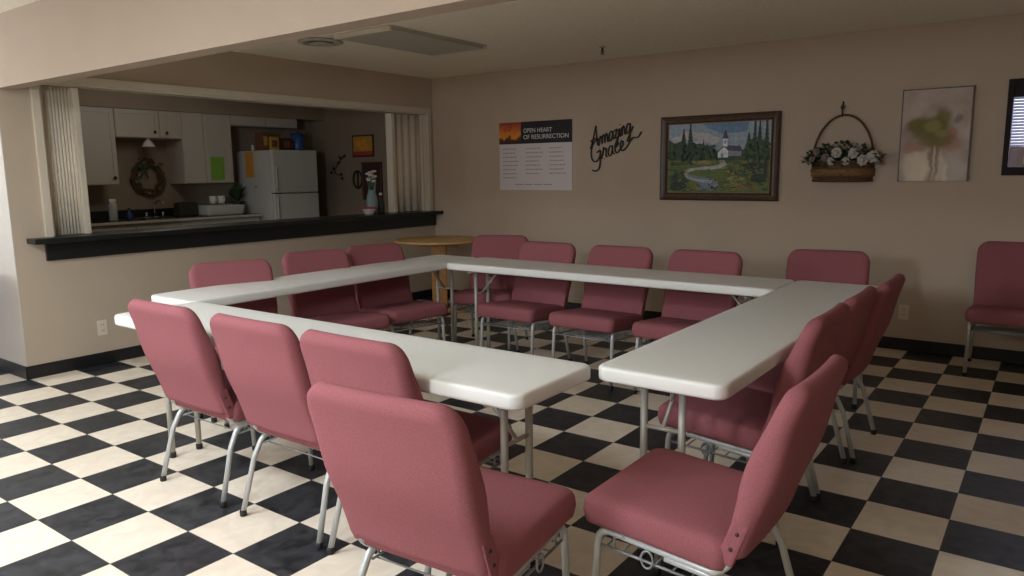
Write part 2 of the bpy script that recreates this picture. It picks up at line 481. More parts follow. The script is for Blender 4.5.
CH = [
 (.895, .48, 0, 'mauve padded chair at the left end of the near white table, back to us', 'chairs along the near table'),
 (1.52, .48, 0, 'second mauve padded chair from the left along the near table, back to us', 'chairs along the near table'),
 (2.065, .48, 0, 'mauve padded chair third from the left, half hidden behind the big foreground chair', 'chairs along the near table'),
 (2.592, .085, 4, 'large foreground mauve chair with its broad back turned to us', 'chairs along the near table'),
 (3.09, .55, 90, 'foreground mauve chair seen side on, whole seat showing, at the right', 'chairs along the right table'),
 (2.90, 1.455, 90, 'mauve chair pushed under the right table, just behind the side on chair', 'chairs along the right table'),
 (2.905, 1.972, 90, 'middle mauve chair along the far half of the right table', 'chairs along the right table'),
 (2.94, 2.482, 90, 'farthest mauve chair along the right table, nearest the picture wall', 'chairs along the right table'),
 (2.77, 3.31, 189, 'dark red chair behind the corner where the back and right tables meet', 'chairs along the back table'),
 (2.055, 2.88, 180, 'dark red chair below the church painting, behind the back table', 'chairs along the back table'),
 (1.43, 2.88, 180, 'dark red chair in the middle of the back table row', 'chairs along the back table'),
 (.81, 2.875, 180, 'dark red chair below the poster, seat showing under the back table', 'chairs along the back table'),
 (.22, 3.24, 200, 'dark red chair turned in the far corner beside the round oak table', 'chairs along the back table'),
 (.11, 1.09, -108, 'dark red chair standing alone nearest us behind the left table', 'chairs along the left table'),
 (.06, 1.82, -103, 'dark red chair in the middle behind the left table', 'chairs along the left table'),
 (.09, 2.37, -100, 'dark red chair at the far end behind the left table', 'chairs along the left table'),
 (3.705, 4.50, 180, 'spare dark red chair standing against the picture wall at the right edge', 'spare chairs by the walls'),
 (-2.12, .0, 180, 'spare chair standing against the end of the serving wall at far left', 'spare chairs by the walls'),
]
for c in CH: chair(*c)

# ------------------------------------------------------------------ folding tables
def make_table(label, L, W, off=0.):
    t = thing('folding_table', label, 'table', (0, 0, 0), 0, 'white folding tables set in a square')
    b = MB(); rings = []
    for ins, z in ((.020, .689), (.006, .689), (.001, .693), (0, .700), (0, .728), (.002, .735), (.006, .7385), (.012, .74), (.05, .74)):
        o = subdiv(superrect(L/2-ins, W/2-ins, max(.008, .042-ins), 8), 1)
        rings.append(o)
    n = len(rings[0]); base_o = rings[4]
    out = []
    for (ins, z), _ in zip(((.020, .689), (.006, .689), (.001, .693), (0, .700), (0, .728), (.002, .735), (.006, .7385), (.012, .74), (.05, .74)), rings):
        out.append([Vector((x*(L/2-ins)/(L/2), y*(W/2-ins)/(W/2), z)) for x, y in base_o])
    b.loft(out, smooth=False)
    for f in b.bm.faces: f.smooth = len(f.verts) == 4
    top = b.build('tabletop', M['plastic'], t)
    b = MB()
    for s in (-1, 1): b.box(-L/2+.10, L/2-.10, s*(W/2-.10)-.011, s*(W/2-.10)+.011, .672, .690, bev=.003)
    b.build('side_rail', M['tsteel'], t)
    for e in (-1, 1):
        x = e*(L/2-.17)
        for s in (-1, 1):
            b = MB(); b.tube([(x, off+s*.072, .69), (x, off+s*.072, .018)], .0135, 12)
            l = b.build('leg', M['tsteel'], t)
            b = MB(); b.lathe([(.014, 0), (.0165, .003), (.0165, .025), (.0135, .03)], (x, off+s*.072, 0), 14); b.build('foot_cap', M['rubber'], l)
        b = MB(); b.tube([(x, -W/2+.06, .672), (x, W/2-.06, .672)], .012); b.build('leg_pivot', M['tsteel'], t)
        b = MB(); b.tube([(x, off-.072, .50), (x, off+.072, .50)], .008); b.build('leg_crossbar', M['tsteel'], t)
        b = MB(); b.tube([(x, off, .50), (x-e*.17, off, .685)], .0075); b.build('leg_brace', M['tsteel'], t)
        b = MB(); pts = [(x-e*.08+.02*math.cos(a), off, .60+.02*math.sin(a)) for a in [2*PI*k/14 for k in range(14)]]
        b.tube(pts, .003, 6, closed=True); b.build('lock_ring', M['tsteel'], t)
    return t
def table(x, y, rz, L, W, label, off=0.):
    t = make_table(label, L, W, off); t.location = (x, y, 0); t.rotation_euler = (0, 0, math.radians(rz)); return t
table(1.453, .474, .4, 2.42, .46, 'near white folding table with three chairs pushed up to it')
table(2.90, 1.912, 90, 2.44, .46, 'right white folding table running away from us, chairs at its right side', .05)
table(1.452, 2.905, 0, 2.42, .455, 'back white folding table parallel to the picture wall')
table(.02, 1.875, 90, 2.44, .435, 'left white folding table alongside the serving counter')

# ------------------------------------------------------------------ round oak table in the corner
t = thing('round_table', 'small round oak table with one slab leg in the far corner', 'table', (-1.08, 4.09, 0))
b = MB(); b.lathe([(.30, .728), (.42, .728), (.436, .733), (.44, .740), (.436, .748), (.42, .753)], n=48); b.build('tabletop', M['oaklight'], t)
b = MB(); xf = Matrix.Rotation(math.radians(36), 4, 'Z')
b.box(-.075, .075, -.022, .022, .05, .728, bev=.006, xf=xf); b.build('slab_leg', M['oak'], t)
b = MB(); b.box(-.26, .26, -.035, .035, 0, .05, bev=.012, xf=xf)
b.box(-.035, .035, -.24, .24, 0, .048, bev=.012, xf=xf); b.build('foot', M['oak'], t)
b = MB(); b.box(-.20, .20, -.018, .018, .67, .728, bev=.005, xf=xf); b.build('top_bearer', M['oak'], t)

# ------------------------------------------------------------------ ceiling things
t = thing('ceiling_light', 'unlit rectangular fluorescent ceiling light beyond the header', 'ceiling light', (-.29, 2.98, ZC))
b = MB(); b.box(-.30, .30, -.55, .55, -.012, 0, bev=.004); b.build('housing', M['fixture'], t)
b = MB(); b.box(-.285, .285, -.53, .53, -.032, -.011, bev=.008); b.build('diffuser', M['fixture'], t)
b = MB()
for s in (-1, 1):
    b.box(-.295, .295, s*.542-.012, s*.542+.012, -.036, -.002, bev=.004)
    b.build('end_cap', M['ivory'], t); b = MB()
t = thing('ceiling_vent', 'round ceiling air vent with dark gaps beside the fluorescent light', 'vent', (-.88, 2.55, ZC))
b = MB(); b.lathe([(.10, -.004), (.165, -.003), (.175, -.010), (.165, -.016), (.13, -.020), (.12, -.010)], n=40, cap=False); b.build('outer_ring', M['fixture'], t)
b = MB(); b.lathe([(.118, -.003), (.0, -.003)], n=32, cap=False); b.build('duct_throat', M['slot'], t)
b = MB(); b.lathe([(.085, -.016), (.095, -.022), (.06, -.030), (.0, -.034)], n=32, cap=False)
b.lathe([(.06, -.030), (.05, -.018), (.0, -.018)], n=32, cap=False); b.build('cone', M['fixture'], t)
t = thing('sprinkler_head', 'small sprinkler head hanging from the ceiling above the painting', 'sprinkler', (.70, 4.22, ZC))
b = MB(); b.lathe([(.034, 0), (.034, -.004), (.02, -.008), (.0, -.008)], n=20, cap=False); b.build('escutcheon', M['fixture'], t)
b = MB(); b.lathe([(.009, -.006), (.009, -.03), (.005, -.032), (.005, -.052)], n=12)
b.tube([(.008, 0, -.03), (.015, 0, -.045), (.002, 0, -.058)], .0025, 6); b.tube([(-.008, 0, -.03), (-.015, 0, -.045), (-.002, 0, -.058)], .0025, 6)
b.build('sprinkler_body', M['dark_metal'], t)
b = MB(); b.lathe([(.0, -.058), (.018, -.060), (.018, -.062), (.0, -.064)], n=16); b.build('deflector', M['dark_metal'], t)

# ------------------------------------------------------------------ picture wall
def flatpoly(b, pts, y, mi=0):
    b.add([(x, y, z) for x, z in pts], [tuple(range(len(pts)))], mi)
def quad(b, x0, x1, z0, z1, y, mi=0): flatpoly(b, [(x0, z0), (x1, z0), (x1, z1), (x0, z1)], y, mi)
def text(name, body, size, m, parent, loc, xs=1.):
    cu = bpy.data.curves.new(name, 'FONT'); cu.body = body; cu.size = size; cu.extrude = .0004; cu.align_x = 'LEFT'
    o = bpy.data.objects.new(name, cu); COL.objects.link(o)
    dg = bpy.context.evaluated_depsgraph_get()
    me = bpy.data.meshes.new_from_object(o.evaluated_get(dg)); bpy.data.objects.remove(o)
    me.name = name; me.materials.clear(); me.materials.append(m)
    n = bpy.data.objects.new(name, me); COL.objects.link(n); n.parent = parent
    n.location = loc; n.rotation_euler = (PI/2, 0, 0); n.scale = (xs, 1, 1); return n

# poster
def sunset_mat():
    m = bpy.data.materials.new('sunset_print'); m.use_nodes = True
    nt = m.node_tree; N = nt.nodes; L = nt.links; b = N['Principled BSDF']; b.inputs['Roughness'].default_value = .7
    tc = N.new('ShaderNodeTexCoord'); sp = N.new('ShaderNodeSeparateXYZ'); L.new(tc.outputs['Object'], sp.inputs[0])
    n = N.new('ShaderNodeTexNoise'); n.inputs['Scale'].default_value = 14; L.new(tc.outputs['Object'], n.inputs['Vector'])
    ad = N.new('ShaderNodeMath'); ad.operation = 'MULTIPLY_ADD'; ad.inputs[1].default_value = .14; L.new(n.outputs['Fac'], ad.inputs[0]); L.new(sp.outputs['Z'], ad.inputs[2])
    mr = N.new('ShaderNodeMapRange'); mr.inputs[1].default_value = .13+.07; mr.inputs[2].default_value = .345+.07; L.new(ad.outputs[0], mr.inputs[0])
    r = N.new('ShaderNodeValToRGB'); e = r.color_ramp.elements
    e[0].color = (.06, .02, .01, 1); e[1].color = (.30, .06, .02, 1)
    for p, c in ((.22, (.12, .035, .012, 1)), (.34, (.80, .30, .03, 1)), (.52, (.72, .22, .03, 1)), (.75, (.55, .09, .03, 1))):
        k = e.new(p); k.color = c
    L.new(mr.outputs[0], r.inputs[0]); L.new(r.outputs[0], b.inputs['Base Color']); return m
t = thing('wall_poster', 'white poster with black title band and orange sunset picture', 'poster', (-.445, YB, 1.565), 0)
t.rotation_euler = (0, math.radians(0), 0)
b = MB(); b.box(-.447, .447, -.006, 0, -.345, .345); b.build('sheet', M['paper'], t)
b = MB(); quad(b, -.17, .447, .125, .345, -.0065); b.build('title_band', M['black_print'], t)
b = MB(); quad(b, -.447, -.17, .125, .345, -.0066); b.build('sunset_picture', sunset_mat(), t)
b = MB()
for i in range(26):
    x = -.44+.0104*i; h = random.uniform(.01, .045); flatpoly(b, [(x, .125), (x+.011, .125), (x+.006, .125+h)], -.0069)
b.build('tree_silhouette', M['black_print'], t)
text('title', 'OPEN HEART', .062, M['white_print'], t, (-.14, -.007, .235), .95)
text('title', 'OF RESURRECTION', .062, M['white_print'], t, (-.14, -.007, .17), 1.02)
b = MB()
for cx, w, rows in ((-.40, .19, 8), (-.11, .21, 8), (.18, .19, 8)):
    for r in range(rows):
        z = .075-.042*r
        if r == 7 and cx > -.2: continue
        x = cx
        while x < cx+w*random.uniform(.75, 1.):
            l = random.uniform(.012, .035); quad(b, x, x+l, z-.006, z+.006, -.0065); x += l+.008
b.build('small_print', M['grey_print'], t)
b = MB(); 
for x in range(4): quad(b, -.25+.12*x, -.15+.12*x, -.295, -.283, -.0065)
b.build('foot_line', M['grey_print'], t)

# metal script
S_AMAZ = [  # letters as pen strokes in a 0..~9 x 0..4 grid
 [(0, .2), (.35, .9), (.8, 2.2), (1.15, 3.4), (1.3, 3.9), (1.35, 3.2), (1.45, 1.8), (1.6, .5), (1.85, .1)], [(.1, 1.5), (.7, 1.7), (1.5, 1.55), (1.9, 1.2)],
 [(1.85, .1), (2.05, 1.2), (2.25, 1.7), (2.45, 1.2), (2.5, .2), (2.6, 1.2), (2.85, 1.75), (3.05, 1.2), (3.1, .2), (3.2, 1.2), (3.45, 1.75), (3.65, 1.2), (3.7, .3), (3.95, .15)],
 [(4.75, 1.5), (4.4, 1.75), (4.05, 1.2), (4.0, .5), (4.25, .1), (4.6, .5), (4.8, 1.6), (4.8, .5), (5.05, .1)],
 [(5.05, 1.5), (5.7, 1.6), (5.2, .3), (5.9, .2), (5.5, -.4), (5.2, -1.2), (5.55, -1.3), (5.9, .1)],
 [(5.9, .1), (6.15, 1.6), (6.15, .4), (6.4, .1)], [(6.25, 2.2), (6.3, 2.3)],
 [(6.4, .1), (6.6, 1.6), (6.62, .1), (6.75, 1.2), (7.0, 1.7), (7.2, 1.1), (7.25, .3), (7.5, .1)],
 [(8.25, 1.5), (7.9, 1.75), (7.6, 1.1), (7.6, .4), (7.9, .1), (8.2, .6), (8.35, 1.7), (8.3, -.4), (8.1, -1.3), (7.7, -1.1), (8.3, -.1), (8.9, .9)]]
S_GRACE = [
 [(1.9, 3.2), (1.3, 3.8), (.5, 3.3), (.05, 2.0), (.3, .6), (1.1, .1), (1.8, .8), (1.9, 1.7), (1.2, 1.6)], [(1.9, 1.7), (1.85, .0), (1.6, -1.2), (.9, -1.5), (.2, -1.1)],
 [(2.1, .2), (2.5, 1.4), (2.55, 2.0), (2.8, 1.6), (3.1, 1.6), (3.0, .5), (3.3, .1)],
 [(4.3, 1.5), (3.9, 1.75), (3.5, 1.1), (3.55, .4), (3.9, .1), (4.2, .6), (4.35, 1.6), (4.35, .5), (4.7, .1)],
 [(5.6, 1.4), (5.25, 1.75), (4.85, 1.1), (4.9, .4), (5.3, .1), (5.8, .5)],
 [(5.8, .5), (6.3, .95), (6.4, 1.5), (6.1, 1.75), (5.85, 1.1), (6.0, .3), (6.5, .1), (7.2, .5), (8.2, 1.5), (9.2, 1.2), (9.9, 1.9)]]
def cat(pts, k=5):
    P = [Vector((p[0], p[1], 0)) for p in pts]; P = [P[0]*2-P[1]]+P+[P[-1]*2-P[-2]]; o = []
    for i in range(1, len(P)-2):
        for j in range(k):
            u = j/k; a, q, c, d = P[i-1:i+3]
            o.append(.5*((2*q)+(c-a)*u+(2*a-5*q+4*c-d)*u*u+(3*q-a-3*c+d)*u**3))
    o.append(P[-2]); return o
t = thing('wall_script', 'dark metal cursive script hung between the poster and the painting', 'wall decor', (.21, YB, 1.50))
for nm, strokes, ox, oz, sc in (('script_word', S_AMAZ, .0, .105, .054), ('script_word', S_GRACE, .01, -.03, .057)):
    b = MB(); R = Matrix.Rotation(math.radians(-19), 4, 'Y')
    for st in strokes:
        pts = []
        for p in cat(st):
            v = R @ Vector((p.x*sc+p.y*sc*.28, 0, p.y*sc*.92)); pts.append((v.x+ox, -.012, v.z+oz))
        b.tube(pts, .0070, 6)
    b.build(nm, M['iron'], t)
b = MB()
for x, z in ((.10, .12), (.45, .19), (.15, .02)): b.tube([(x, 0, z), (x, -.012, z)], .004, 6)
b.build('standoff', M['iron'], t)

# church painting
def painting_canvas(W, H):
    """returns list of (material, mesh builder) layers, all thin paint shapes on one canvas"""
    cols = {'sky': (.34, .42, .50), 'cloud': (.55, .53, .52), 'blue': (.16, .27, .42), 'far': (.030, .065, .028), 'mid': (.05, .10, .025), 'grass': (.13, .18, .035), 'straw': (.32, .27, .08),
            'path': (.50, .48, .44), 'water': (.20, .27, .36), 'white': (.85, .85, .88), 'roof': (.075, .06, .11), 'trunk': (.04, .028, .018), 'orange': (.30, .15, .04), 'shade': (.28, .28, .36), 'deep': (.02, .045, .02)}
    keys = list(cols); ms = [mat('paint_'+k, cols[k], .5, noise=.22, nscale=35) for k in keys]
    b = MB(); ix = {k: i for i, k in enumerate(keys)}; dep = [-.0005]
    def poly(k, pts):
        dep[0] -= .00005
        flatpoly(b, [(x*W-W/2, z*H-H/2) for x, z in pts], dep[0], ix[k])
    def blob(k, x, z, rx, rz, n=9, jit=.25):
        poly(k, [(x+rx*math.cos(2*PI*i/n)*random.uniform(1-jit, 1+jit*.4), z+rz*math.sin(2*PI*i/n)*random.uniform(1-jit, 1+jit*.4)) for i in range(n)])
    def clampx(p): return [(min(1, max(0, x)), min(1, max(0, z))) for x, z in p]
    poly('sky', [(0, 0), (1, 0), (1, 1), (0, 1)])
    poly('blue', [(.35, 1), (.8, 1), (.78, .86), (.55, .84), (.4, .93)])
    for x, z in ((.2, .84), (.36, .80), (.44, .76), (.12, .78), (.3, .70)): blob('cloud', x, z, .10, .06)
    # tree wall
    poly('far', [(0, .45), (1, .45), (1, .62), (.72, .60), (.66, .64), (.60, .58), (.5, .60), (.42, .66), (.34, .62), (.26, .74), (.2, .68), (.14, .76), (.06, .72), (0, .78)])
    for x in [.03, .08, .13, .18, .23, .27, .31, .36, .40, .45, .71, .77, .83, .89, .95]:
        z = .50+random.uniform(0, .06); h = random.uniform(.12, .22); poly('mid' if random.random() < .5 else 'deep', clampx([(x-.035, z-.06), (x+.035, z-.06), (x+.012, z+h*.5), (x, z+h), (x-.014, z+h*.5)]))
    poly('grass', [(0, .48), (.25, .47), (.5, .46), (.75, .46), (1, .46), (1, 0), (0, 0)])
    for x, z, rx, rz, k in ((.15, .42, .14, .03, 'mid'), (.35, .44, .12, .025, 'straw'), (.62, .43, .14, .03, 'mid'), (.85, .38, .14, .05, 'deep'), (.55, .36, .12, .025, 'straw'), (.12, .20, .13, .10, 'mid'), (.1, .08, .10, .07, 'deep'), (.20, .33, .10, .03, 'straw'), (.78, .28, .12, .06, 'mid'), (.9, .2, .09, .07, 'deep'), (.68, .2, .10, .035, 'straw'), (.8, .08, .12, .04, 'orange'), (.64, .11, .08, .03, 'straw'), (.33, .07, .07, .05, 'straw')):
        blob(k, x, z, rx, rz)
    # winding path and stream
    poly('path', [(.52, .46), (.57, .46), (.60, .40), (.54, .35), (.44, .33), (.30, .33), (.22, .30), (.20, .25), (.30, .22), (.44, .20), (.50, .17), (.52, .10), (.40, .08), (.30, .16), (.20, .20), (.16, .28), (.22, .35), (.36, .375), (.48, .385), (.53, .41)])
    poly('water', [(.20, .27), (.28, .24), (.42, .22), (.50, .17), (.52, .02), (.30, .02), (.33, .10), (.30, .16), (.22, .20)])
    poly('path', [(.22, .22), (.34, .185), (.46, .17), (.44, .135), (.34, .15), (.24, .18)])
    # church
    poly('shade', [(.60, .52), (.735, .52), (.735, .60), (.60, .60)]); poly('roof', [(.585, .60), (.75, .585), (.72, .66), (.60, .675)])
    poly('white', [(.505, .50), (.605, .50), (.605, .60), (.565, .665), (.505, .59)]); poly('roof', [(.495, .585), (.565, .68), (.615, .60), (.605, .60), (.565, .655), (.508, .58)])
    poly('shade', [(.535, .50), (.56, .50), (.56, .56), (.535, .56)])
    poly('white', [(.553, .66), (.597, .66), (.597, .77), (.553, .77)]); poly('roof', [(.545, .77), (.605, .77), (.578, .90), (.572, .90)]); poly('shade', [(.567, .70), (.583, .70), (.583, .745), (.567, .745)])
    # tall trees
    for x, w, z0, z1 in ((.155, .010, .45, .93), (.225, .013, .42, 1.), (.855, .016, .25, 1.), (.90, .012, .30, 1.), (.965, .016, .22, 1.), (.80, .007, .42, .85)):
        poly('trunk', [(x-w, z0), (x+w, z0), (x+w*.6, z1), (x-w*.6, z1)])
        for k in range(7):
            z = z0+(z1-z0)*(.35+.6*k/7); r = .045*(1-k/9); poly('deep', clampx([(x-r, z-.03), (x+r, z-.03), (x+r*.3, z+.045), (x-r*.3, z+.045)]))
    for k in range(26): blob('mid', random.uniform(.78, 1), random.uniform(.5, .75), .025, .03)
    for k in range(420):
        x = random.uniform(.0, .97); z = random.uniform(.01, .44)
        if .18 < x < .56 and z > .02 and abs(z-.24) < .17 and random.random() < .85: continue
        w = random.uniform(.015, .05); h = random.uniform(.006, .016); sl = random.uniform(-.01, .01)
        c = random.choice(['deep', 'mid', 'far', 'deep', 'grass', 'far'] if x < .2 or x > .82 else ['straw', 'grass', 'mid', 'orange', 'straw', 'far', 'deep'])
        poly(c, clampx([(x, z), (x+w, z+sl), (x+w*.9, z+h+sl), (x+w*.1, z+h)]))
    for k in range(160):
        x = random.uniform(.0, .97); z = random.uniform(.47, .70)
        if .48 < x < .76: continue
        r = random.uniform(.010, .022)
        if z < .74-.25*abs(random.uniform(0, .3)): blob(random.choice(['deep', 'mid', 'far', 'far']), x, z, r, r*1.5, 6)
    for k in range(30):
        x = random.uniform(0, 1); z = random.uniform(.02, .42); h = .03
        poly(random.choice(['mid', 'straw', 'deep', 'grass']), clampx([(x, z), (x+.012, z), (x+.02, z+h), (x+.005, z+h*.8)]))
    b.box(-W/2, W/2, -.0003, .012, -H/2, H/2, ix['sky'])
    return b, ms
PW, PH = 1.062, .735
t = thing('landscape_painting', 'framed painting of a white church and stream among pines', 'painting', (1.480, YB, 1.506))
b, ms = painting_canvas(.905, .595); b.build('canvas', ms, t, (0, -.016, 0))
def frame(W, H, w, d, m, parent, name='frame', prof=None):
    b = MB(); prof = prof or [(0, 0), (0, -d*.7), (w*.2, -d), (w*.5, -d*.8), (w*.75, -d*.85), (w, -d*.45), (w, 0)]
    cs = [(-1, -1), (1, -1), (1, 1), (-1, 1)]; rings = []
    for i in range(5):
        sx, sz = cs[i % 4]; rings.append([Vector((sx*(W/2-u), y, sz*(H/2-u))) for u, y in prof])
    b.loft(rings, False, False, smooth=False, closed=False); return b.build(name, m, parent)
frame(PW, PH, .070, .035, M['walnut'], t)
frame(.925, .612, .012, .024, M['gilt'], t, 'liner')

# hanging flower basket
t = thing('flower_basket', 'wicker basket of cream flowers hanging on the wall beside the painting', 'basket', (2.50, YB, 1.288))
def half(b, rows, mi=0, n=20):
    rings = []
    for rx, ry, z in rows:
        ring = [Vector((rx*math.cos(PI*k/n), -ry*math.sin(PI*k/n)-.004, z)) for k in range(n+1)]
        rings.append(ring)
    b.loft(rings, smooth=True, mi=mi)
b = MB(); half(b, [(.215, .11, .01), (.222, .12, .02), (.232, .13, .12), (.236, .135, .16), (.225, .125, .165)])
b.build('basket_body', M['wicker'], t)
b = MB()
for z in (.02, .165):
    pts = [((.238 if z > .1 else .219)*math.cos(PI*k/20), -(.138 if z > .1 else .118)*math.sin(PI*k/20)-.006, z) for k in range(21)]; b.tube(pts, .010, 6)
b.build('rim', M['wicker'], t)
b = MB(); half(b, [(.226, .127, .05), (.237, .138, .055), (.240, .141, .11), (.231, .131, .115)]); b.build('woven_band', M['wickerlight'], t)
b = MB(); pts = [(.225*math.cos(PI*k/24), -.03, .16+.365*math.sin(PI*k/24)) for k in range(25)]; b.tube(pts, .0085, 8); b.build('handle', M['wicker'], t)
b = MB(); b.tube([(-.02, -.012, .515), (-.02, -.03, .56), (-.02, -.012, .60), (-.02, -.004, .63)], .006, 8); b.sphere((-.02, -.02, .585), .016); b.build('hanging_hook', M['iron'], t)
b = MB()
for k in range(520):
    x = random.uniform(-.27, .28); z = .16+random.uniform(-.02, .15)*(1-(abs(x)/.33)**2); y = -random.uniform(.02, .15)
    l = random.uniform(.03, .06); a = random.uniform(0, 2*PI); e = random.uniform(-.6, .9)
    d = Vector((math.cos(a), math.sin(a)*.6, math.sin(e))).normalized(); s = d.cross(Vector((0, 0, 1))).normalized()*l*.3
    c = Vector((x, y, z)); p = c+d*l; mid = c+d*l*.5+Vector((0, 0, .004))
    b.add([c, mid+s, p, mid-s], [(0, 1, 2, 3)], smooth=True)
b.build('foliage', M['leaf'], t)
for i, (x, z, r, m) in enumerate(((-.02, .235, .045, 'petal'), (.10, .225, .042, 'petal'), (.17, .175, .046, 'petal'), (.24, .20, .050, 'petal'), (-.10, .20, .036, 'petalpink'), (-.17, .245, .030, 'petalpink'), (.05, .17, .034, 'petal'), (-.06, .17, .034, 'petal'), (.14, .25, .022, 'petalpink'), (-.20, .19, .026, 'petalpink'), (.275, .155, .022, 'petalpink'))):
    b = MB()
    for q in range(7):
        a = 2*PI*q/7; b.sphere((x+r*.55*math.cos(a), -.140, z+r*.55*math.sin(a)), r*.42, (1, .45, 1), seg=8)
    b.sphere((x, -.153, z), r*.40, (1, .6, 1), seg=8)
    b.build('flower', M[m], t)

# canvas print of a bouquet
def soft_blobs(m, base, blobs, dist=.05, dscale=9):
    """blend soft-edged colour patches (x, z, rx, rz, colour, strength) over a base colour socket"""
    nt = m.node_tree; N = nt.nodes; L = nt.links
    tc = N.new('ShaderNodeTexCoord'); n = N.new('ShaderNodeTexNoise'); n.inputs['Scale'].default_value = dscale; n.inputs['Detail'].default_value = 5
    L.new(tc.outputs['Object'], n.inputs['Vector'])
    ma = N.new('ShaderNodeVectorMath'); ma.operation = 'MULTIPLY_ADD'; ma.inputs[1].default_value = (dist*2, dist*2, dist*2)
    L.new(n.outputs['Color'], ma.inputs[0])
    sb = N.new('ShaderNodeVectorMath'); sb.operation = 'SUBTRACT'; sb.inputs[1].default_value = (dist, dist, dist)
    L.new(tc.outputs['Object'], sb.inputs[0]); L.new(sb.outputs[0], ma.inputs[2])
    cur = base
    for x, z, rx, rz, c, k in blobs:
        a = N.new('ShaderNodeVectorMath'); a.operation = 'SUBTRACT'; a.inputs[1].default_value = (x, 0, z); L.new(ma.outputs[0], a.inputs[0])
        b = N.new('ShaderNodeVectorMath'); b.operation = 'MULTIPLY'; b.inputs[1].default_value = (1/rx, 0, 1/rz); L.new(a.outputs[0], b.inputs[0])
        l = N.new('ShaderNodeVectorMath'); l.operation = 'LENGTH'; L.new(b.outputs[0], l.inputs[0])
        mr = N.new('ShaderNodeMapRange'); mr.interpolation_type = 'SMOOTHSTEP'
        mr.inputs[1].default_value = 1.25; mr.inputs[2].default_value = .55; mr.inputs[3].default_value = 0; mr.inputs[4].default_value = k
        L.new(l.outputs['Value'], mr.inputs[0])
        mx = N.new('ShaderNodeMix'); mx.data_type = 'RGBA'; mx.inputs[7].default_value = (*c, 1)
        L.new(mr.outputs[0], mx.inputs[0]); L.new(cur, mx.inputs[6]); cur = mx.outputs[2]
    return cur
def bouquet_mat():
    m = bpy.data.materials.new('bouquet_wash'); m.use_nodes = True
    nt = m.node_tree; N = nt.nodes; L = nt.links; b = N['Principled BSDF']; b.inputs['Roughness'].default_value = .8
    tc = N.new('ShaderNodeTexCoord'); n = N.new('ShaderNodeTexNoise'); n.inputs['Scale'].default_value = 7; n.inputs['Detail'].default_value = 5
    L.new(tc.outputs['Object'], n.inputs['Vector'])
    r = N.new('ShaderNodeValToRGB'); e = r.color_ramp.elements; e[0].position = .3; e[1].position = .72
    e[0].color = (.42, .33, .28, 1); e[1].color = (.60, .50, .42, 1)
    L.new(n.outputs['Fac'], r.inputs[0])
    pale, ol, gr, pk, rd, st, gy = (.82, .72, .56), (.20, .165, .05), (.33, .29, .11), (.45, .24, .18), (.42, .12, .09), (.28, .18, .12), (.26, .21, .22)
    B = [(-.10, -.23, .11, .13, pale, .8), (.03, -.24, .05, .12, pale, .7), (.13, -.25, .09, .12, (.62, .56, .50), .7), (.0, -.17, .035, .20, st, .75), (.0, -.2, .008, .16, pale, .6),
         (-.13, -.08, .09, .05, pk, .8), (.10, -.06, .09, .06, pk, .7), (-.17, .02, .05, .09, gy, .45), (-.03, .05, .15, .10, ol, .92), (-.11, .07, .08, .06, ol, .9), (.04, .12, .06, .08, ol, .85), (.02, -.03, .12, .06, ol, .8),
         (-.02, .06, .06, .05, gr, .8), (.05, .01, .05, .03, gr, .7), (.12, .01, .045, .04, rd, .55), (.14, .11, .03, .03, gy, .8), (-.06, -.28, .02, .08, pale, .7), (.08, -.28, .02, .09, pale, .7), (-.16, -.27, .02, .10, (.7, .6, .5), .6)]
    L.new(soft_blobs(m, r.outputs[0], B, .035, 10), b.inputs['Base Color']); return m
t = thing('canvas_print', 'tall canvas print of a faded flower bouquet near the window', 'wall art', (3.127, YB, 1.634))
t.rotation_euler = (0, 0, 0)
b = MB(); b.box(-.222, .222, -.030, 0, -.332, .332, bev=.003); b.build('canvas', bouquet_mat(), t)
b = MB()
for q in ((-.228, -.221, -.034, 0, -.335, .338), (.221, .228, -.034, 0, -.335, .338), (-.228, .228, -.034, 0, .331, .338)): b.box(*q)
b.build('edge_strip', M['walnut'], t)
# ------------------------------------------------------------------ kitchen
CX = -4.5
def cab_door(parent, y0, y1, z0, z1, knob=None):
    b = MB(); b.box(0, .019, y0+.003, y1-.003, z0+.003, z1-.003, bev=.003); d = b.build('door', M['cab'], parent)
    b = MB(); w = .055
    for q in ((y0+.01, y1-.01, z1-w, z1-.01), (y0+.01, y1-.01, z0+.01, z0+w), (y0+.01, y0+w, z0+w, z1-w), (y1-w, y1-.01, z0+w, z1-w)): b.box(.017, .026, *q, bev=.002)
    b.build('panel_moulding', M['cab'], d)
    if knob:
        b = MB(); b.lathe([(.006, 0), (.006, .014), (.016, .018), (.018, .026), (.010, .032)], (.024, knob[0], knob[1]), 14, axis='x'); b.build('knob', M['knob'], d)
def wall_cab(label, y0, y1, z0, z1, doors):
    yc = (y0+y1)/2; t = thing('wall_cabinet', label, 'cabinet', (CX, yc, z0), 0, 'white kitchen wall cabinets')
    b = MB(); b.box(KX-CX+.002, 0, y0-yc+.002, y1-yc-.002, 0, z1-z0, bev=.002); b.build('carcass', M['cab'], t)
    for d0, d1, k in doors: cab_door(t, d0-yc, d1-yc, 0, z1-z0, (k[0]-yc, k[1]-z0) if k else None)
    return t
ZK0, ZK1 = 1.312, 2.145
wall_cab('tall white wall cabinet left of the kitchen sink, one black knob low', 1.75, 2.665, ZK0, ZK1, [(1.75, 2.20, None), (2.20, 2.665, (2.61, 1.392))])
wall_cab('short white wall cabinet above the kitchen sink with two black knobs', 2.665, 3.44, 1.83, ZK1, [(2.665, 3.17, (3.10, 1.90)), (3.17, 3.44, (3.24, 1.895))])
wall_cab('tall white wall cabinet beside the fridge with a green paper on it', 3.44, 4.09, ZK0, ZK1, [(3.44, 3.72, None), (3.72, 4.09, None)])
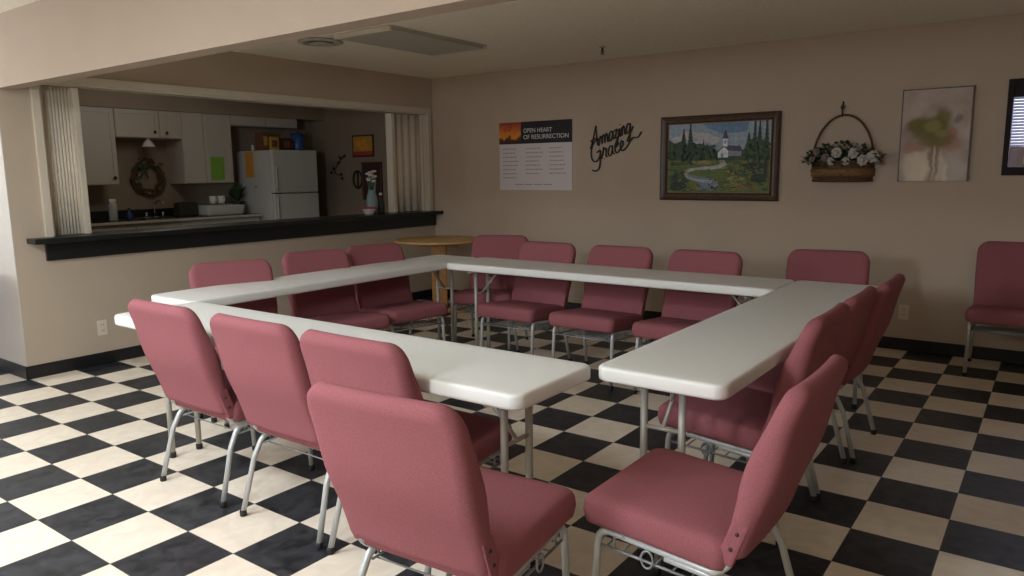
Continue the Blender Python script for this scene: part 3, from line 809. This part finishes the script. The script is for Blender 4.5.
wall_cab('short white wall cabinet above the fridge', 4.09, 5.10, 2.02, ZK1, [(4.09, 4.6, None), (4.6, 5.10, None)])
b = MB(); b.box(0, .001, -.09, .09, -.14, .14); tag(b.build('paper_sheet', M['green_paper'], None, (CX+.0275, 3.865, 1.49)), 'lime green paper taped to the kitchen cabinet door', 'paper')
# base cabinets with counter and sink
t = thing('base_cabinet', 'white kitchen base cabinet under the sink counter', 'cabinet', (-4.54, 2.7, 0))
b = MB(); b.box(-.30, .26, -1.6, 1.58, .10, .885); b.box(-.30, .20, -1.6, 1.58, 0, .10); b.build('carcass', M['cab'], t)
for k in range(6):
    y0 = -1.58+k*.525; b = MB(); b.box(.26, .279, y0+.004, y0+.518, .12, .86, bev=.003); d = b.build('door', M['cab'], t)
    b = MB(); b.lathe([(.006, 0), (.006, .014), (.016, .018), (.018, .026), (.010, .032)], (.279, y0+.46, .80), 14, axis='x'); b.build('knob', M['knob'], d)
t = thing('kitchen_worktop', 'dark kitchen worktop with steel sink below the wreath', 'worktop', (-4.54, 2.7, .885))
b = MB(); b.box(-.30, .30, -1.6, 1.60, 0, .038, bev=.005); b.build('slab', M['laminate'], t)
b = MB()
for q in ((-.20, .26, .10, .125), (-.20, .26, .85, .875), (-.20, -.175, .10, .875), (.235, .26, .10, .875), (-.20, .26, .475, .50)): b.box(q[0], q[1], q[2], q[3], .036, .046, bev=.002)
for y0, y1 in ((.125, .475), (.50, .85)):
    b.add([(-.175, y0, .041), (.235, y0, .041), (.235, y1, .041), (-.175, y1, .041)], [(0, 1, 2, 3)])
b.build('sink', M['chrome'], t)
b = MB(); b.box(.292, .306, -1.6, 1.60, .006, .036, bev=.002); b.build('front_edge', M['fixture'], t)
b = MB(); b.tube([(-.235, .49, .04), (-.235, .49, .20), (-.12, .49, .24), (-.02, .49, .20)], .011, 8, fillet=.06); f = b.build('faucet', M['chrome'], t)
for s in (-1, 1):
    b = MB(); b.lathe([(.018, .04), (.018, .06), (.012, .075), (.02, .085), (.02, .095), (.0, .097)], (-.235, .49+s*.10, 0), 12); b.build('tap_handle', M['chrome'], f)
struct(boxes('trim_5', M['laminate'], [(KX, KX+.02, 1.1, 4.3, .925, 1.02)]), 'dark backsplash behind the kitchen worktop')
# wreath
t = thing('wreath', 'brown twig wreath with a green bow on the kitchen wall', 'wreath', (KX, 3.165, 1.385))
b = MB()
for k in range(9):
    pts = []; ph = random.uniform(0, 6)
    for q in range(36):
        a = 2*PI*q/36; r = .165+.03*math.sin(3*a+ph)+random.uniform(-.012, .012)
        pts.append((.035+.02*math.cos(5*a+ph), r*math.cos(a)*.98, r*math.sin(a)*1.12))
    b.tube(pts, .013, 6, closed=True)
b.build('twig_ring', M['wicker'], t)
b = MB()
for k in range(40):
    a = random.uniform(0, 2*PI); r = random.uniform(.13, .21); c = Vector((.065, r*math.cos(a), r*math.sin(a)*1.1)); d = Vector((random.uniform(0, .4), random.uniform(-1, 1), random.uniform(-1, 1))).normalized()*.045
    s = d.cross(Vector((1, 0, 0))).normalized()*.012; b.add([c, c+d*.5+s, c+d, c+d*.5-s], [(0, 1, 2, 3)])
b.build('leaf_sprigs', M['leaf'], t)
b = MB()
for s in (-1, 1): b.sphere((.075, -.06+s*.035, .13), .035, (.5, 1, .75)); b.tube([(.07, -.06, .12), (.075, -.06+s*.02, .06), (.07, -.06+s*.045, .0)], .010, 6)
b.sphere((.085, -.06, .125), .015); b.build('bow', M['leaf'], t)
b = MB()
for a in (1.0, 1.9, 3.4, 4.6, 5.5): b.sphere((.075, .165*math.cos(a), .18*math.sin(a)), .020, seg=8)
b.build('berry', M['petalpink'], t)
# under-cabinet lamp
t = thing('pendant_lamp', 'small white bell lamp hanging below the short kitchen cabinet', 'lamp', (CX-.05, 3.06, 1.83))
b = MB(); b.lathe([(.018, 0), (.022, -.02), (.05, -.045), (.068, -.085), (.072, -.095), (.066, -.095), (.045, -.055), (.0, -.04)], n=20, cap=False); b.build('lamp_shade', M['white_cer'], t)
b = MB(); b.sphere((0, 0, -.068), .022); b.build('bulb', M['ivory'], t)
b = MB(); b.lathe([(.0, -.03), (.006, -.01), (.028, -.005), (.03, 0)], n=16, cap=False); b.build('canopy', M['white_cer'], t)
t = thing('wall_switch', 'round white switch on the kitchen wall right of the wreath', 'switch', (KX, 3.49, 1.56))
b = MB(); b.lathe([(.03, 0), (.03, .006), (.024, .010), (.0, .011)], n=20, axis='x', cap=False); b.build('switch_plate', M['ivory'], t)
b = MB(); b.box(.008, .018, -.006, .006, -.010, .010, bev=.002); b.build('toggle', M['white_cer'], t)
ZW = .923
# things on the worktop
t = thing('water_jar', 'tall clear jar with pale lid at the left end of the worktop', 'jar', (-4.45, 2.55, ZW))
b = MB(); b.lathe([(.042, 0), (.046, .01), (.046, .17), (.034, .195)], n=20); b.build('jar_body', M['clear_plastic'], t)
b = MB(); b.lathe([(.036, .195), (.038, .20), (.038, .235), (.03, .24)], n=20); b.build('lid', M['white_cer'], t)
t = thing('soap_bottle', 'small navy bottle on the worktop beside the clear jar', 'bottle', (-4.40, 2.70, ZW))
b = MB(); b.lathe([(.03, 0), (.034, .01), (.034, .07), (.014, .095), (.012, .11)], n=18); b.build('bottle_body', M['navy'], t)
b = MB(); b.lathe([(.014, .11), (.014, .135), (.005, .14)], n=12); b.build('cap', M['navy'], t)
t = thing('dish_rack', 'white dish tub on the worktop next to the fridge', 'dish rack', (-4.45, 3.83, ZW))
b = MB(); o0 = superrect(.17, .25, .04); rings = []
for s, z in ((.90, 0), (1, .02), (1.06, .115), (1.08, .12), (1.04, .12), (.96, .02)): rings.append([Vector((x*s, y*s, z)) for x, y in o0])
b.loft(rings); b.build('tub', M['white_cer'], t)
b = MB()
for k in range(10): b.tube([(-.13, -.2+k*.044, .02), (-.13, -.2+k*.044, .14), (.13, -.2+k*.044, .14), (.13, -.2+k*.044, .02)], .003, 6, fillet=.02)
b.build('wire_rack', M['chrome'], t)
for i, (y, z) in enumerate(((3.74, .06), (3.83, .06))):
    b = MB(); b.lathe([(.032, 0), (.040, .01), (.043, .09), (.040, .09), (.036, .012), (.0, .01)], n=18, cap=False); 
    t = thing('mug', ('left' if i == 0 else 'right')+' one of two white mugs drying on the dish tub', 'mug', (-4.42, y+.02*i, ZW+.145), 0, 'white mugs on the dish tub')
    b.build('cup', M['white_cer'], t)
    b = MB(); b.tube([(.042, 0, .02), (.07, 0, .03), (.07, 0, .065), (.042, 0, .075)], .006, 6, fillet=.015); b.build('handle', M['white_cer'], t)
t = thing('toaster', 'dark toaster on the worktop between sink and dish tub', 'toaster', (-4.52, 3.44, ZW))
b = MB(); b.box(-.08, .08, -.12, .12, .008, .17, bev=.03); b.build('toaster_body', M['dark_metal'], t)
b = MB(); b.box(-.05, -.02, -.09, .09, .168, .172); b.box(.02, .05, -.09, .09, .168, .172); b.build('slot', M['slot'], t)
b = MB(); b.box(-.02, .02, -.135, -.12, .10, .12, bev=.004); b.build('lever', M['knob'], t)
t = thing('potted_plant', 'dark leafy potted plant on the worktop against the fridge side', 'plant', (-4.60, 4.20, ZW))
t.scale = (1.3, 1.3, 1.3)
b = MB(); b.lathe([(.045, 0), (.062, .10), (.068, .10), (.068, .12), (.058, .12), (.05, .11)], n=18); b.build('pot', M['dark_metal'], t)
b = MB()
for k in range(34):
    a = random.uniform(0, 2*PI); l = random.uniform(.12, .24); e = random.uniform(.5, 1.4)
    d = Vector((math.cos(a)*math.cos(e)*.7, math.sin(a)*math.cos(e)*.6, math.sin(e))); c = Vector((0, 0, .11)); s = d.cross(Vector((0, 0, 1))).normalized()*l*.13
    p = c+d*l-Vector((0, 0, .03)); m_ = c+d*l*.6+Vector((0, 0, .015)); b.add([c, m_+s, p, m_-s], [(0, 1, 2, 3)], smooth=True)
b.build('leaves', M['leaf'], t)
# fridge
FX, FY0, FY1, FZ = -4.05, 4.36, 5.05, 1.715
t = thing('refrigerator', 'white top-freezer refrigerator at the right of the kitchen cabinets', 'refrigerator', (FX, (FY0+FY1)/2, 0))
hw = (FY1-FY0)/2
b = MB(); b.box(-.76, -.075, -hw, hw, .03, FZ-.004, bev=.008); b.build('cabinet_body', M['fridge'], t)
b = MB(); b.box(-.078, -.066, -hw+.01, hw-.01, .06, FZ-.01); b.build('door_gasket', M['fridge_dk'], t)
ZS = 1.172
b = MB(); b.box(-.068, 0, -hw, hw, ZS+.006, FZ, bev=.012); d1 = b.build('freezer_door', M['fridge'], t)
b = MB(); b.box(-.068, 0, -hw, hw, .09, ZS-.006, bev=.012); d2 = b.build('fridge_door', M['fridge'], t)
b = MB(); b.tube([(0, -hw+.05, 1.22), (.022, -hw+.03, 1.24), (.022, -hw+.03, 1.48), (0, -hw+.05, 1.50)], .010, 8, fillet=.02); b.build('handle', M['fridge'], d1)
b = MB(); b.tube([(0, -hw+.05, .70), (.022, -hw+.03, .72), (.022, -hw+.03, 1.10), (0, -hw+.05, 1.12)], .010, 8, fillet=.02); b.build('handle', M['fridge'], d2)
b = MB(); b.box(-.07, -.02, -hw, hw, .02, .085, bev=.004); b.build('kick_grille', M['fridge_dk'], t)
b = MB(); b.box(-.385, -.365, -hw-.004, -hw, 1.245, 1.265); b.build('magnet', M['knob'], t)
b = MB(); b.box(-.085, .085, -.001, 0, -.16, .16); tag(b.build('paper_sheet', M['orange_paper'], None, (-4.53, FY0-.001, 1.535)), 'orange paper stuck on the side of the fridge', 'paper')
# on top of the fridge
def carton(label, y, x, w, d, h, m, m2):
    t = thing('carton', label, 'box', (x, y, FZ), 0, 'boxes on top of the fridge')
    b = MB(); b.box(-d/2, d/2, -w/2, w/2, 0, h, bev=.003); b.build('box_body', M[m], t)
    b = MB(); b.box(d/2, d/2+.001, -w*.32, w*.32, h*.25, h*.75); b.build('printed_panel', M[m2], t)
    b = MB(); b.box(-d/2+.004, d/2-.004, -.003, .003, h-.001, h+.001); b.build('lid_seam', M['slot'], t)
carton('brown carton at the left on top of the fridge', 4.43, -4.35, .085, .16, .23, 'brown_box', 'yellow_box')
carton('mustard yellow carton on top of the fridge', 4.555, -4.32, .13, .14, .17, 'yellow_box', 'brown_box')
carton('dark maroon carton in the middle on top of the fridge', 4.73, -4.33, .16, .18, .16, 'dark_box', 'brown_box')
carton('short dark carton beside the blue canister on top of the fridge', 4.845, -4.36, .055, .16, .13, 'dark_box', 'red')
t = thing('canister', 'cobalt blue canister at the right on top of the fridge', 'canister', (-4.33, 4.97, FZ))
b = MB(); b.lathe([(.078, 0), (.082, .006), (.082, .20)], n=28); b.build('canister_body', M['blue'], t)
b = MB(); b.lathe([(.085, .20), (.085, .225), (.07, .232), (.02, .236)], n=28); l = b.build('lid', M['navy'], t)
b = MB(); b.sphere((0, 0, .245), .014); b.build('lid_knob', M['navy'], l)
t = thing('salt_shaker', 'small white shaker at the front left of the fridge top', 'shaker', (-4.50, 4.40, FZ))
b = MB(); b.lathe([(.018, 0), (.020, .01), (.016, .06), (.018, .07)], n=14); b.build('shaker_body', M['white_cer'], t)
b = MB(); b.lathe([(.018, .07), (.016, .085), (.006, .09)], n=14); b.build('cap', M['chrome'], t)
# kitchen side wall pictures
t = thing('wall_picture', 'yellow and red picture high on the kitchen side wall', 'picture', (-3.69, KY, 1.775))
b = MB(); b.box(-.205, .205, -.018, 0, -.145, .145, bev=.004); b.build('frame', M['dark_box'], t)
b = MB(); quad(b, -.185, .185, -.125, .125, -.0185); b.build('backing', M['yellow_box'], t)
b = MB()
for x, z, r in ((-.08, .03, .06), (.02, .05, .05), (.07, -.01, .05), (-.02, -.03, .05)): flatpoly(b, [(x+r*math.cos(2*PI*k/10), z+r*.8*math.sin(2*PI*k/10)) for k in range(10)], -.0189-.0001*r*100)
b.build('fruit_shape', M['orange_paper'], t)
b = MB(); quad(b, -.185, .185, -.125, -.07, -.0192); b.build('red_band', M['red'], t)
t = thing('wall_picture', 'dark framed picture lower on the kitchen side wall behind the flowers', 'picture', (-3.54, KY, 1.31))
b = MB(); b.box(-.19, .19, -.02, 0, -.25, .25, bev=.004); b.build('backing_board', M['dark_box'], t)
frame(.38, .50, .035, .028, M['walnut'], t)
b = MB(); flatpoly(b, [(-.06, -.16), (.07, -.16), (.09, .02), (.03, .14), (-.05, .13), (-.08, .0)], -.0215); b.build('pale_figure', M['teal'], t)
t = thing('vine_decor', 'dark metal vine with leaves on the kitchen side wall', 'wall decor', (-4.19, KY, 1.50))
b = MB(); b.tube([(.10, -.01, .15), (.04, -.015, .09), (-.02, -.01, .03), (-.09, -.015, -.03), (-.08, -.01, -.09), (.02, -.015, -.11)], .006, 6, fillet=.03); b.build('stem', M['iron'], t)
for x, z, a in ((.10, .13, .6), (.06, .10, 2.2), (-.03, .05, .3), (-.10, -.05, 1.7), (-.12, -.08, 2.9), (.02, -.10, .1), (.04, -.13, 5.5)):
    b = MB(); c, s = math.cos(a), math.sin(a); P = [(0, 0), (.03, .022), (.07, 0), (.03, -.022)]
    vs = [(x+p*c-q*s, -.016, z+p*s+q*c) for p, q in P]+[(x+p*c-q*s, -.020, z+p*s+q*c) for p, q in P]
    b.add(vs, [(0, 1, 2, 3), (7, 6, 5, 4), (0, 4, 5, 1), (1, 5, 6, 2), (2, 6, 7, 3), (3, 7, 4, 0)]); b.build('leaf', M['iron'], t)
t = thing('oval_plaque', 'dark oval ring plaque on the kitchen side wall', 'wall decor', (-3.82, KY, 1.33))
b = MB(); b.tube([(.085*math.cos(2*PI*k/28), -.012, .115*math.sin(2*PI*k/28)) for k in range(28)], .014, 8, closed=True); b.build('ring', M['iron'], t)
b = MB(); b.box(-.012, .012, -.014, 0, -.10, .10); b.build('centre_bar', M['iron'], t)
# on the serving counter, right end
ZS2 = OZ0
t = thing('flower_vase', 'grey-green vase of pale flowers on the right end of the serving counter', 'vase', (-1.98, 4.06, ZS2))
b = MB(); b.lathe([(.035, .0), (.05, .02), (.062, .10), (.052, .19), (.036, .235), (.042, .25)], n=24); b.build('vase_body', M['teal'], t)
b = MB()
for k in range(9):
    a = 2*PI*k/9; b.tube([(0, 0, .22), (.025*math.cos(a), .03*math.sin(a), .30), (.03*math.cos(a), .04*math.sin(a), .33+.013*((k*4) % 9))], .003, 5)
b.build('stems', M['leaf'], t)
for k in range(9):
    a = 2*PI*k/9; b = MB(); c = (.03*math.cos(a), .04*math.sin(a), .34+.013*((k*4) % 9))
    for q in range(5): b.sphere((c[0]+.014*math.cos(q*1.26), c[1]+.014*math.sin(q*1.26), c[2]), .013, seg=6)
    b.build('flower', M['white_cer'], t)
t = thing('candy_bowl', 'white bowl with red rim on the serving counter in front of the vase', 'bowl', (-1.90, 3.94, ZS2))
b = MB(); b.lathe([(.04, 0), (.05, .01), (.075, .06), (.078, .065), (.070, .06), (.045, .015), (.0, .012)], n=24, cap=False); b.build('bowl_body', M['white_cer'], t)
b = MB(); b.lathe([(.077, .058), (.083, .062), (.083, .074), (.075, .074), (.072, .06)], n=24, cap=False); b.build('rim_band', M['red'], t)
t = thing('syrup_bottle', 'dark bottle on the serving counter against the right shutter', 'bottle', (-1.985, 4.19, ZS2))
b = MB(); b.lathe([(.034, 0), (.038, .01), (.038, .12), (.016, .165), (.014, .19)], n=20); b.build('bottle_body', M['dark_metal'], t)
b = MB(); b.lathe([(.017, .19), (.017, .215), (.01, .218)], n=16); b.build('cap', M['white_cer'], t)

# ------------------------------------------------------------------ light
def lamp(name, kind, loc, energy, col, **k):
    l = bpy.data.lights.new(name, kind); l.energy = energy; l.color = col
    for a, v in k.items(): setattr(l, a, v)
    o = bpy.data.objects.new(name, l); COL.objects.link(o); o.location = loc; return o
LC = (.82, .91, 1)
lamp('near_room_fill', 'POINT', (-2.4, -1.3, 2.0), 120, LC, shadow_soft_size=.2)  # added fill light without a fitting, brightens the left end wall and header
lamp('near_room_fill', 'POINT', (2.3, -2.5, 1.7), 175, LC, shadow_soft_size=.2)  # second added fill, set low so its light reaches the chair backs
lamp('near_room_troffer', 'AREA', (.6, -1.5, 2.42), 95, LC, shape='RECTANGLE', size=1.2, size_y=.6)
lamp('kitchen_fill', 'POINT', (-3.2, 2.6, 2.2), 8, (1, .94, .85), shadow_soft_size=.2)  # weak added fill lifting the dim kitchen, not a known fixture
w = lamp('near_room_daylight', 'AREA', (XL+.1, -1.2, 1.4), 25, (.55, .70, 1), shape='RECTANGLE', size=1.4, size_y=1.2)
w.rotation_euler = (0, -PI/2, 0)
wd = bpy.data.worlds.new('sky'); scn.world = wd; wd.use_nodes = True
wd.node_tree.nodes['Background'].inputs[0].default_value = (.72, .76, .95, 1); wd.node_tree.nodes['Background'].inputs[1].default_value = 4.5

# ------------------------------------------------------------------ camera
F, YAW, PIT, ROL = 745.745, -.634118, -.153082, -.0111948
cam = bpy.data.cameras.new('camera'); co = bpy.data.objects.new('camera', cam); COL.objects.link(co)
cam.sensor_width = 36; cam.lens = F*36/1024; cam.clip_start = .05
cy, sy = math.cos(YAW), math.sin(YAW)
fw = Vector((sy*math.cos(PIT), cy*math.cos(PIT), math.sin(PIT))); rt = Vector((cy, -sy, 0)); up = rt.cross(fw)
r2 = rt*math.cos(ROL)+up*math.sin(ROL); u2 = -rt*math.sin(ROL)+up*math.cos(ROL)
co.matrix_world = Matrix(((r2.x, u2.x, -fw.x, 3.9185), (r2.y, u2.y, -fw.y, -1.47598), (r2.z, u2.z, -fw.z, 1.3958), (0, 0, 0, 1)))
scn.camera = co
vs = scn.view_settings
vs.view_transform = 'Standard'; vs.look = 'None'; vs.gamma = 1; vs.exposure = -.16; vs.use_curve_mapping = False
scn.cycles.use_denoising = True
scn.cycles.max_bounces = 10; scn.cycles.diffuse_bounces = 6
